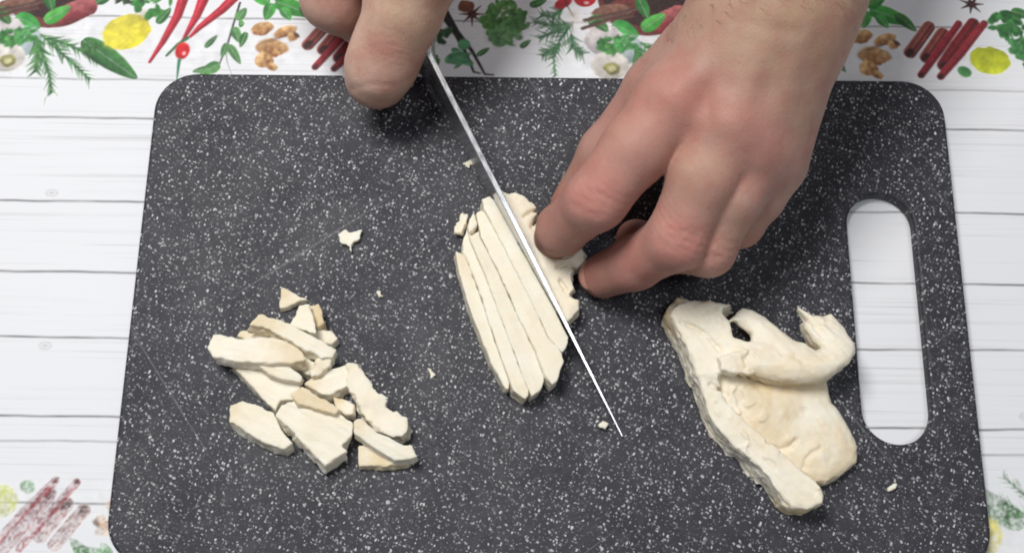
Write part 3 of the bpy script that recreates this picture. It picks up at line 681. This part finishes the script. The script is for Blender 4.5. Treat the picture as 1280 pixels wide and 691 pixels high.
# the whole poached breast: torn slabs of meat lying over one another
def breast():
    zt = ZB + 0.010
    def pl(l, z=0.012): return UP(l, ZB + z)
    top = pl([(832, 394), (836, 384), (845, 375), (858, 370), (889, 371), (913, 375), (924, 378), (909, 390), (917, 399), (921, 419), (942, 424), (948, 440), (938, 462), (905, 470), (898, 480), (868, 474), (853, 431), (838, 404)], .014)
    bar = pl([(866, 462), (898, 462), (902, 480), (909, 500), (935, 526), (962, 549), (990, 575), (1028, 607), (1033, 621), (1029, 631), (1011, 638), (990, 636), (979, 629), (963, 605), (942, 578), (915, 556), (896, 536), (884, 512)], .014)
    skirt = pl([(862, 455), (884, 470), (905, 520), (930, 548), (965, 590), (975, 612), (964, 608), (957, 601), (948, 604), (938, 592), (925, 571), (911, 565), (889, 542), (881, 514), (868, 471)], .006)
    corner = pl([(831, 396), (834, 384), (846, 374), (860, 376), (862, 400), (850, 415), (838, 404)], .007)
    fold = pl([(896, 446), (918, 438), (945, 436), (946, 462), (934, 468), (914, 467), (902, 463)], .018)
    flap = pl([(913, 398), (930, 378), (944, 380), (962, 394), (981, 411), (995, 423), (1009, 427), (1021, 437), (1028, 433), (1018, 424), (1009, 409), (1006, 398), (1013, 396), (1001, 380), (1004, 378), (1022, 389), (1033, 390), (1044, 385), (1056, 403), (1070, 427), (1070, 440), (1061, 454), (1043, 469), (1027, 476), (1001, 479), (980, 478), (956, 473), (938, 466), (922, 455), (930, 430), (942, 424), (940, 414), (918, 398)], .016)
    lobe = pl([(895, 455), (1034, 468), (1042, 501), (1055, 516), (1068, 537), (1076, 558), (1074, 577), (1053, 595), (1034, 604), (1015, 600), (980, 575), (930, 540), (893, 500)], .008)
    hole = pl([(917, 399), (922, 400), (926, 405), (941, 416), (935, 421), (928, 418), (921, 417), (922, 409)], .014)
    crack = pl([(904, 392), (912, 384), (927, 376), (933, 378), (920, 388), (910, 394)], .014)
    XE = U(1040, 440, zt)[0]; YL = U(1000, 476, zt)[1]; PA = U(880, 440, zt); PB = U(1005, 620, zt)
    PN = np.array([-(PB - PA)[1], (PB - PA)[0]]) / np.hypot(*(PB - PA)[:2]); CT = U(890, 420, zt); CL = U(985, 535, zt)
    TORN = [(*U(a, b, zt)[:2], q) for a, b, q in ((905, 490, .009), (938, 528, .006), (930, 572, .007), (950, 598, .006), (1030, 615, .005), (905, 388, .007), (1012, 412, .008), (930, 450, .004), (975, 555, .004))]
    def fn(P):
        x, y, z = P; x, y, z = np.broadcast_arrays(x, y, z)
        zz = z - ZB - 0.0001
        X2, Y2 = np.ascontiguousarray(x[:, :, 0]), np.ascontiguousarray(y[:, :, 0])
        fx = X2 * 0.62 - Y2 * 0.78; fy = X2 * 0.78 + Y2 * 0.62               # fibres run along the bar
        lump = fbm(X2, Y2, 0 * X2, 75, 2, 90)[:, :, None]
        fine = fbm(X2, Y2, 0 * X2, 520, 2, 95)[:, :, None]
        fib = (vnoise(fx * 90, fy * 700, 0 * fx, 97) + 0.6 * vnoise(fx * 160, fy * 1300, 0 * fx, 98))[:, :, None]
        rag = fbm(x, y, z * 1.8, 330, 3, 99)
        msk = 0 * X2
        for qx, qy, qr in TORN: msk = msk + np.exp(-((X2 - qx) ** 2 + (Y2 - qy) ** 2) / qr ** 2)
        msk = np.clip(msk, 0, 1)
        tear = (msk * np.clip(9 * (vnoise(fx * 260, fy * 420, 0 * fx, 191) - 0.1), 0, 1))[:, :, None] - 0.4 * msk[:, :, None]
        top_n = 0.00030 * lump + 0.00012 * fine + 0.00016 * fib + 0.0011 * tear
        def E(poly): return poly_sd(X2, Y2, poly)[:, :, None]
        def slab(d2, h, r=0.0005, z0=-1.0, rg=0.00045, sh=0.0):
            d2 = d2 + rg * rag + 0.0003 * lump + sh * np.clip(zz, 0, 0.02)      # sh: sides slope inwards with height
            wv = np.maximum(zz - h - top_n, z0 - zz)
            a, b = d2 + r, wv + r
            return np.minimum(np.maximum(a, b), 0) + np.sqrt(np.maximum(a, 0) ** 2 + np.maximum(b, 0) ** 2) - r
        def edge(d2, drop, r): return -drop * np.clip(1 + d2 / r, 0, 1) ** 2
        X, Y = X2[:, :, None], Y2[:, :, None]
        sR = (X - PA[0]) * PN[0] + (Y - PA[1]) * PN[1]
        dT, dB, dF, dL = E(top), E(bar), E(flap), E(lobe)
        A = slab(dT, 0.0150 + 0.10 * (X - CT[0]) + edge(dT, .0012, .004), 0.0008, sh=0.12)
        B = slab(dB, 0.0150 + 0.16 * np.clip(sR, -0.012, 0.012) + edge(dB, .0006, .003), 0.0005, sh=0.05)
        K = slab(E(skirt), 0.0085, 0.0012, rg=0.0009, sh=0.25)
        C = slab(E(corner), 0.0095, 0.0020, rg=0.0005)
        L = slab(dL, 0.0098 - 0.05 * (X - CL[0]) + 0.04 * (Y - CL[1]) + edge(dL, .0030, .012) + 0.0006 * lump, 0.0022)
        hF = 0.0205 - 0.32 * np.clip(Y - YL - 0.004, 0, 0.03) + edge(dF, .0024, .006)
        Fp = slab(dF, hF, 0.0018, 0.0090 * np.clip((XE - X) / 0.022, 0, 1))
        G = slab(E(fold), 0.0188 + 0.0, 0.0008, 0.0135, rg=0.0008)
        cut = np.minimum(E(hole) + 0.0005 * rag, np.maximum(E(crack) + 0.0004 * rag, 0.003 - zz))
        A = np.maximum(A, -cut); Fp = np.maximum(Fp, -cut)
        d = np.minimum(np.minimum(smin(A, B, 0.0015), np.minimum(smin(K, B, .001), smin(C, A, .002))), np.minimum(L, np.minimum(smin(Fp, A, 0.0008), G)))
        for pts, dep, wd in (([(850, 402), (872, 410), (886, 422), (901, 440)], .0016, .0007), ([(959, 551), (980, 558), (994, 553), (999, 546)], .0016, .0008), ([(1010, 580), (1013, 568), (1030, 556)], .0009, .0008), ([(926, 446), (930, 462)], .0012, .0007), ([(888, 480), (900, 486)], .0014, .0008), ([(945, 425), (968, 436), (975, 446)], .0008, .0008), ([(880, 395), (895, 386)], .0012, .0007), ([(990, 452), (1010, 466)], .0006, .0008), ([(1010, 510), (1030, 530)], .0004, .0012), ([(950, 600), (985, 628)], .0004, .0008)):
            Q = UP(pts, zt + .004); dd = np.full(X2.shape, 1.0)
            for a, b in zip(Q[:-1], Q[1:]):
                e = b - a; t = np.clip(((X2 - a[0]) * e[0] + (Y2 - a[1]) * e[1]) / (e @ e), 0, 1)
                dd = np.minimum(dd, np.hypot(X2 - a[0] - t * e[0], Y2 - a[1] - t * e[1]))
            d = d + (dep * np.exp(-((dd + 0.0003 * fine[:, :, 0]) / wd) ** 2))[:, :, None]
        return np.maximum(d, ZB + 0.0001 - z)
    allp = np.concatenate([top, bar, flap, lobe, corner])
    o = meat_obj('chicken_breast', fn, (*(allp.min(0) - .005), ZB - .001), (*(allp.max(0) + .005), ZB + .026), 0.00048, 88,
                 skin=((832, 392, .007, .008, 1.0), (838, 402, .006, .007, .8), (985, 477, .012, .012, .55), (960, 472, .012, .010, .5), (1020, 476, .010, .010, .45), (1010, 638, .006, .010, .9), (992, 636, .004, .008, .7), (1045, 598, .005, .014, .45), (950, 515, .010, .012, .40), (975, 550, .009, .012, .30), (930, 455, .018, .007, .30), (1066, 560, .006, .012, .25)))
    tag(o, 'whole poached chicken breast with folded flap lying beside the handle slot', 'chicken')
breast()

# ------------------------------------------------------------------ hands
def J(px, py, zmm): return U(px, py, ZB + zmm / 1000)
SK_BASE = np.array([0.43, 0.255, 0.215]); SK_PINK = np.array([0.51, 0.215, 0.18]); SK_YEL = np.array([0.46, 0.315, 0.20]); SK_RED = np.array([0.40, 0.145, 0.105])
def chain(P, js, k=0.0025):
    d = None
    for (a, ra), (b, rb) in zip(js[:-1], js[1:]):
        q = rcone(P, a, b, ra / 1000, rb / 1000); d = q if d is None else smin(d, q, k)
    return d
def jl(l): return [(J(a, b, c), r) for a, b, c, r in l]
def wrinkles(P, c, axis, amp, lam, sig):
    a = np.asarray(axis) / np.linalg.norm(axis)
    X, Y, Z = P[0] - c[0], P[1] - c[1], P[2] - c[2]
    s = X * a[0] + Y * a[1] + Z * a[2]; r2 = X * X + Y * Y + Z * Z
    return amp * np.cos(2 * math.pi * (s + 0.0006 * vnoise(P[0] * 400, P[1] * 400, P[2] * 400, 5)) / lam) * np.exp(-(s / sig) ** 2) * np.exp(-r2 / (0.015 ** 2))
def hand_mesh(name, fn, lo, hi, res, pinks, yells, reds, seed, pales=()):
    V, Fq = nets(fn, lo, hi, res)
    x, y, z = V.T.astype(np.float32)
    C = np.tile(SK_BASE, (len(V), 1))
    m = fbm(x, y, z, 55, 3, seed)
    k = np.clip(0.42 * fbm(x, y, z, 120, 3, seed + 31), 0, 0.5)[:, None]; C = C * (1 - k) + SK_PINK * 0.92 * k
    k = np.clip(0.30 * fbm(x, y, z, 210, 2, seed + 37), 0, 0.35)[:, None]; C = C * (1 - k) + np.array([0.53, 0.35, 0.285]) * k
    k = np.clip(0.35 * m, 0, 1)[:, None]; C = C * (1 - k) + SK_YEL * k
    for lst, col in ((pales, np.array([0.68, 0.49, 0.39])), (yells, SK_YEL), (pinks, SK_PINK), (reds, SK_RED)):
        for (px, py, zz, r, s) in lst:
            c = J(px, py, zz); d2 = (x - c[0]) ** 2 + (y - c[1]) ** 2 + (z - c[2]) ** 2
            k = (s * np.exp(-d2 / r ** 2) * (1 + 0.4 * fbm(x, y, z, 160, 2, seed + 4)))[:, None].clip(0, 1); C = C * (1 - k) + col * k
    me = np_mesh(name, V, Fq)
    o = link(name, me, M_SKIN)
    off = np.array([V[:, 0].mean(), V[:, 1].mean(), V[:, 2].min()], np.float32)
    me.vertices.foreach_set('co', np.ascontiguousarray(V - off, np.float32).ravel()); me.update(); o.location = off
    set_col(me, C)
    return o
def nail(parent, c, fwd, up, L=0.0095, Wd=0.0062):
    fwd = np.asarray(fwd) / np.linalg.norm(fwd); up = np.asarray(up) - fwd * float(np.dot(up, fwd)); up /= np.linalg.norm(up); sd = np.cross(fwd, up)
    V, Fq = [], []; n = 9
    for i in range(n):
        for j in range(n):
            u = -1 + 2 * i / (n - 1); v = -1 + 2 * j / (n - 1)
            su = u * math.sqrt(1 - v * v / 2); sv = v * math.sqrt(1 - u * u / 2)
            V.append(c + fwd * su * L / 2 + sd * sv * Wd + up * (-0.0026 * sv * sv - 0.0009 * su * su))
    for i in range(n - 1):
        for j in range(n - 1): a = i * n + j; Fq.append((a, a + n, a + n + 1, a + 1))
    V = np.array(V) - np.array(parent.location)
    o = link('fingernail', np_mesh('fingernail', V, np.array(Fq)), M_NAIL, parent)
    md = o.modifiers.new('thickness', 'SOLIDIFY'); md.thickness = 0.0006; md.offset = 0
    return o

def holding_hand():
    mc = [  # metacarpals: (base) -> (knuckle)
        jl([(934, 22, 72, 15), (842, 128, 62, 12.6)]), jl([(962, 12, 76, 15), (912, 156, 62, 13)]),
        jl([(980, 14, 74, 15), (942, 184, 55, 12.6)]), jl([(1003, 22, 66, 14), (966, 206, 45, 11)])]
    fore = [jl([(945, 12, 72, 20), (985, -90, 82, 21), (1060, -330, 95, 27)]), jl([(992, 14, 70, 17), (1045, -90, 78, 21), (1110, -330, 92, 27)])]
    index = jl([(842, 128, 62, 12.8), (794, 188, 58, 12.1), (744, 251, 49, 11.0), (703, 286, 25, 9.3), (694, 297, 11, 8.4)])
    middle = jl([(912, 156, 62, 13.2), (880, 224, 57, 12.5), (846, 299, 45, 11.0), (795, 328, 24, 9.8), (755, 344, 10.5, 8.8)])
    ring = jl([(942, 184, 55, 12.2), (916, 245, 51, 11.0), (884, 312, 38, 9.8), (835, 312, 17, 9.0), (795, 300, 9.5, 8.2)])
    pinky = jl([(966, 206, 45, 11), (950, 246, 41, 8.8), (925, 281, 31, 8.3), (885, 300, 14, 7.8), (855, 296, 8.5, 7.2)])
    thumb = jl([(905, 50, 58, 16), (822, 114, 46, 12.5), (760, 192, 30, 10.6), (718, 258, 14, 9.4)])
    th_web = jl([(880, 80, 56, 14), (830, 140, 50, 10)])
    tend = [jl([(938, 30, 84.5, 2.0), (846, 122, 73.0, 2.6)]), jl([(964, 20, 88, 2.0), (914, 150, 74.4, 2.8)]), jl([(988, 24, 85, 2.0), (946, 180, 66.5, 2.5)])]
    veins = [jl([(930, 120, 74.0, 1.2), (950, 70, 83, 1.3), (930, 30, 87, 1.3)]), jl([(975, 120, 70, 1.1), (972, 70, 81, 1.2), (1000, 20, 85, 1.2)])]
    FOLDS = [(J(*a), J(*b), dp, wd) for a, b, dp, wd in (
        ((722, 246, 60), (762, 262, 60), .0007, .0016), ((732, 238, 61), (768, 252, 61), .0006, .0014), ((718, 256, 57), (752, 270, 57), .0005, .0014),
        ((824, 292, 57), (866, 304, 56), .0007, .0016), ((830, 284, 58), (870, 295, 57), .0006, .0014), ((822, 302, 54), (856, 312, 54), .0005, .0014),
        ((868, 316, 47), (896, 322, 47), .0005, .0014), ((900, 40, 92), (960, 60, 92), .0005, .0022), ((920, 24, 95), (1000, 44, 92), .0006, .0024), ((970, 70, 88), (1015, 60, 84), .00025, .003),
        ((1000, 110, 72), (1012, 170, 60), .0007, .0022), ((985, 190, 56), (998, 150, 64), .0006, .0020), ((950, 120, 77), (965, 175, 68), .0005, .0025), ((880, 110, 79), (890, 150, 75), .0005, .0025))]
    lo = (0.004, 0.005, ZB + 0.0005); hi = (0.150, 0.232, ZB + 0.128)
    lo = (U(655, 340, ZB + .01)[0] - .004, U(750, 372, ZB + .01)[1] - .012, ZB + .0004)
    def fn(P):
        P = np.broadcast_arrays(*P); x, y, z = P
        palm = None
        for c in mc: q = chain(P, c); palm = q if palm is None else smin(palm, q, 0.017)
        for c in fore: palm = smin(palm, chain(P, c), 0.018)
        palm = smin(palm, chain(P, th_web), 0.012)
        for c in tend: palm = smin(palm, chain(P, c), 0.009)
        for c in veins: palm = smin(palm, chain(P, c), 0.004)
        for (px, py, zz, r) in ((842, 126, 66, 9.5), (913, 154, 67, 9.8), (945, 184, 59, 9), (1022, -6, 80, 9)):
            c = J(px, py, zz); palm = smin(palm, np.sqrt((x - c[0]) ** 2 + (y - c[1]) ** 2 + (z - c[2]) ** 2) - r / 1000, 0.007)
        out = None
        for js, k in ((index, .006), (middle, .006), (ring, .005), (pinky, .005), (thumb, .010)):
            f = chain(P, js, 0.0035)
            pip, prv, nxt = js[2][0], js[1][0], js[3][0]
            if js is not thumb:
                c = np.array(pip) + np.array([0, 0, .0015]); r = js[2][1] / 1000 * 0.84
                f = smin(f, np.sqrt((x - c[0]) ** 2 + (y - c[1]) ** 2 + (z - c[2]) ** 2) - r, 0.003)
                f = f + wrinkles(P, np.array(pip) + [0, 0, .009], nxt - prv, 0.00030, 0.0024, 0.0065)
            h = smin(palm, f, k)
            out = h if out is None else smin(out, h, 0.0010)
        out = out + 0.00035 * fbm(x, y, z, 75, 2, 301)
        for a, b, dep, wd in FOLDS:
            e = b - a; t = np.clip(((x - a[0]) * e[0] + (y - a[1]) * e[1] + (z - a[2]) * e[2]) / float(e @ e), 0, 1)
            dd = (x - a[0] - t * e[0]) ** 2 + (y - a[1] - t * e[1]) ** 2 + (z - a[2] - t * e[2]) ** 2
            out = out + dep * np.exp(-dd / wd ** 2)
        return out
    o = hand_mesh('hand', fn, lo, hi, 0.00095,
        pinks=[(842, 126, 74, .012, .85), (925, 156, 74, .012, .65), (948, 188, 66, .010, .4), (744, 250, 60, .013, .9), (846, 300, 56, .012, .9), (715, 275, 40, .016, .7), (795, 330, 34, .016, .7), (800, 160, 68, .02, .35), (884, 318, 46, .009, .4), (780, 150, 50, .02, .4)],
        yells=[(880, 205, 68, .012, .55), (980, 10, 95, .03, .55), (1010, -60, 98, .045, .5), (800, 190, 68, .012, .15)],
        reds=[(694, 297, 8, .016, .95), (752, 346, 8, .015, .85), (795, 300, 9, .013, .6), (712, 262, 12, .016, .6), (800, 270, 30, .010, .35)], seed=400)
    tag(o, 'bare hand with forearm, fingers curled to pin the chicken beside the blade', 'hand')
    return o, index, middle, ring, pinky, thumb
hh, index, middle, ring, pinky, thumb = holding_hand()
for js in (index, middle):
    a, b = np.array(js[-2][0]), np.array(js[-1][0]); f = (b - a) / np.linalg.norm(b - a)
    out = np.array(js[-2][0]) - np.array(js[-3][0]); out[2] = 0; out /= np.linalg.norm(out); out[2] = .3
    up = out - f * float(out @ f); up /= np.linalg.norm(up)
    nail(hh, b + up * (js[-1][1] / 1000 - .0004) + f * .0015, f, up)

def knife_hand():
    mc = [jl([(560, -170, 74, 15), (455, -90, 52, 13)]), jl([(540, -190, 76, 15), (420, -125, 60, 13)]), jl([(530, -220, 74, 14), (405, -165, 56, 12)]), jl([(530, -245, 68, 13), (400, -205, 50, 11)])]
    fore = [jl([(560, -190, 74, 21), (600, -330, 84, 25)]), jl([(530, -210, 72, 20), (560, -340, 82, 25)])]
    index = jl([(455, -90, 52, 13), (430, -45, 42, 13.4), (420, -4, 30, 13.8), (462, 30, 16, 10.6), (512, 36, 11, 8.6)])
    middle = jl([(420, -125, 60, 13), (395, -95, 50, 11.5), (380, -62, 38, 11), (425, -40, 20, 9.5), (470, -40, 15, 8.8)])
    ring = jl([(405, -165, 56, 12), (375, -140, 46, 11), (355, -115, 36, 10.5), (395, -85, 20, 9.2), (440, -85, 17, 8.6)])
    pinky = jl([(400, -205, 50, 11), (370, -185, 42, 9.5), (350, -165, 34, 9), (385, -135, 22, 8.4), (420, -130, 20, 7.8)])
    thumb = jl([(565, -150, 66, 18), (530, -45, 58, 15.5), (504, 15, 46, 14.2), (486, 58, 36, 13.0), (475, 86, 29, 12.6), (471, 99, 24, 11.6)])
    pal = jl([(545, -120, 62, 17), (480, -70, 58, 14)])
    def fn(P):
        P = np.broadcast_arrays(*P); x, y, z = P
        palm = None
        for c in mc: q = chain(P, c); palm = q if palm is None else smin(palm, q, 0.010)
        for c in fore: palm = smin(palm, chain(P, c), 0.014)
        palm = smin(palm, chain(P, pal), .012)
        out = None
        for js, k in ((index, .006), (middle, .006), (ring, .005), (pinky, .005), (thumb, .014)):
            f = chain(P, js, 0.006 if js is thumb else 0.004)
            if js is thumb:
                f = f + wrinkles(P, np.array(J(482, 60, 48)), js[4][0] - js[2][0], 0.00016, 0.0024, 0.006)
                c = J(469, 112, 30); dd = (y - c[1]) + 0.25 * (z - c[2]); f = f + 0.00028 * np.exp(-(dd / .0008) ** 2) * (np.abs(x - c[0]) < .010)
            h = smin(palm, f, k)
            out = h if out is None else smin(out, h, 0.0012)
        return out + 0.00030 * fbm(x, y, z, 75, 2, 305)
    lo = (U(340, 0, ZB + .03)[0] - .02, U(470, 140, ZB + .03)[1] - .006, ZB + .002); hi = (0.03, 0.245, ZB + .125)
    o = hand_mesh('hand', fn, lo, hi, 0.0010,
        pinks=[(478, 70, 44, .012, .5), (416, -10, 44, .016, .5)],
        yells=[(500, 20, 60, .022, .55), (460, 30, 24, .014, .4)], reds=[(468, 118, 24, .009, .35)], seed=420, pales=[(480, 70, 44, .03, .9), (505, 10, 58, .03, .6), (415, -5, 42, .025, .5)])  # pales: brighter light on thumb and index painted into the skin colour
    tag(o, 'bare hand gripping the knife handle, thumb pointing down over the board', 'hand')
    return o, thumb
kh, kth = knife_hand()

# fine hairs on the back of the wrist and forearm
def arm_hair(parent):
    me = parent.data; n = len(me.vertices)
    co = np.empty(n * 3, np.float32); me.vertices.foreach_get('co', co); co = co.reshape(-1, 3)
    no = np.empty(n * 3, np.float32); me.vertices.foreach_get('normal', no); no = no.reshape(-1, 3)
    wco = co + np.array(parent.location, np.float32)
    y0 = U(960, 42, ZB + .08)[1]
    ok = np.nonzero((no[:, 2] > 0.35) & (wco[:, 1] > y0) & (wco[:, 1] < y0 + 0.075))[0]
    g = np.random.default_rng(3); pick = g.choice(ok, 420, replace=False)
    V, Fq = [], []
    for i in pick:
        p = co[i]; nn = no[i]; dirr = np.array([0.75 + g.normal(0, .3), -0.45 + g.normal(0, .3), 0]); dirr = dirr - nn * float(dirr @ nn); dirr /= np.linalg.norm(dirr)
        L = g.uniform(0.004, 0.009); sd = np.cross(nn, dirr); b = len(V); cv = g.normal(0, .25)
        for k in range(4):
            t = k / 3; c = p + dirr * L * t + nn * (L * 0.28 * math.sin(t * 2.4) - 0.0002) + sd * cv * L * t * t; rr = 0.00006 * (1 - 0.75 * t)
            for a in (0, 2.094, 4.189): V.append(c + (sd * math.cos(a) + nn * math.sin(a)) * rr)
        for k in range(3):
            for a in range(3): q = b + 3 * k; Fq.append((q + a, q + (a + 1) % 3, q + 3 + (a + 1) % 3, q + 3 + a))
    link('hair', np_mesh('hair', np.array(V), np.array(Fq)), M_HAIR, parent)
arm_hair(hh)
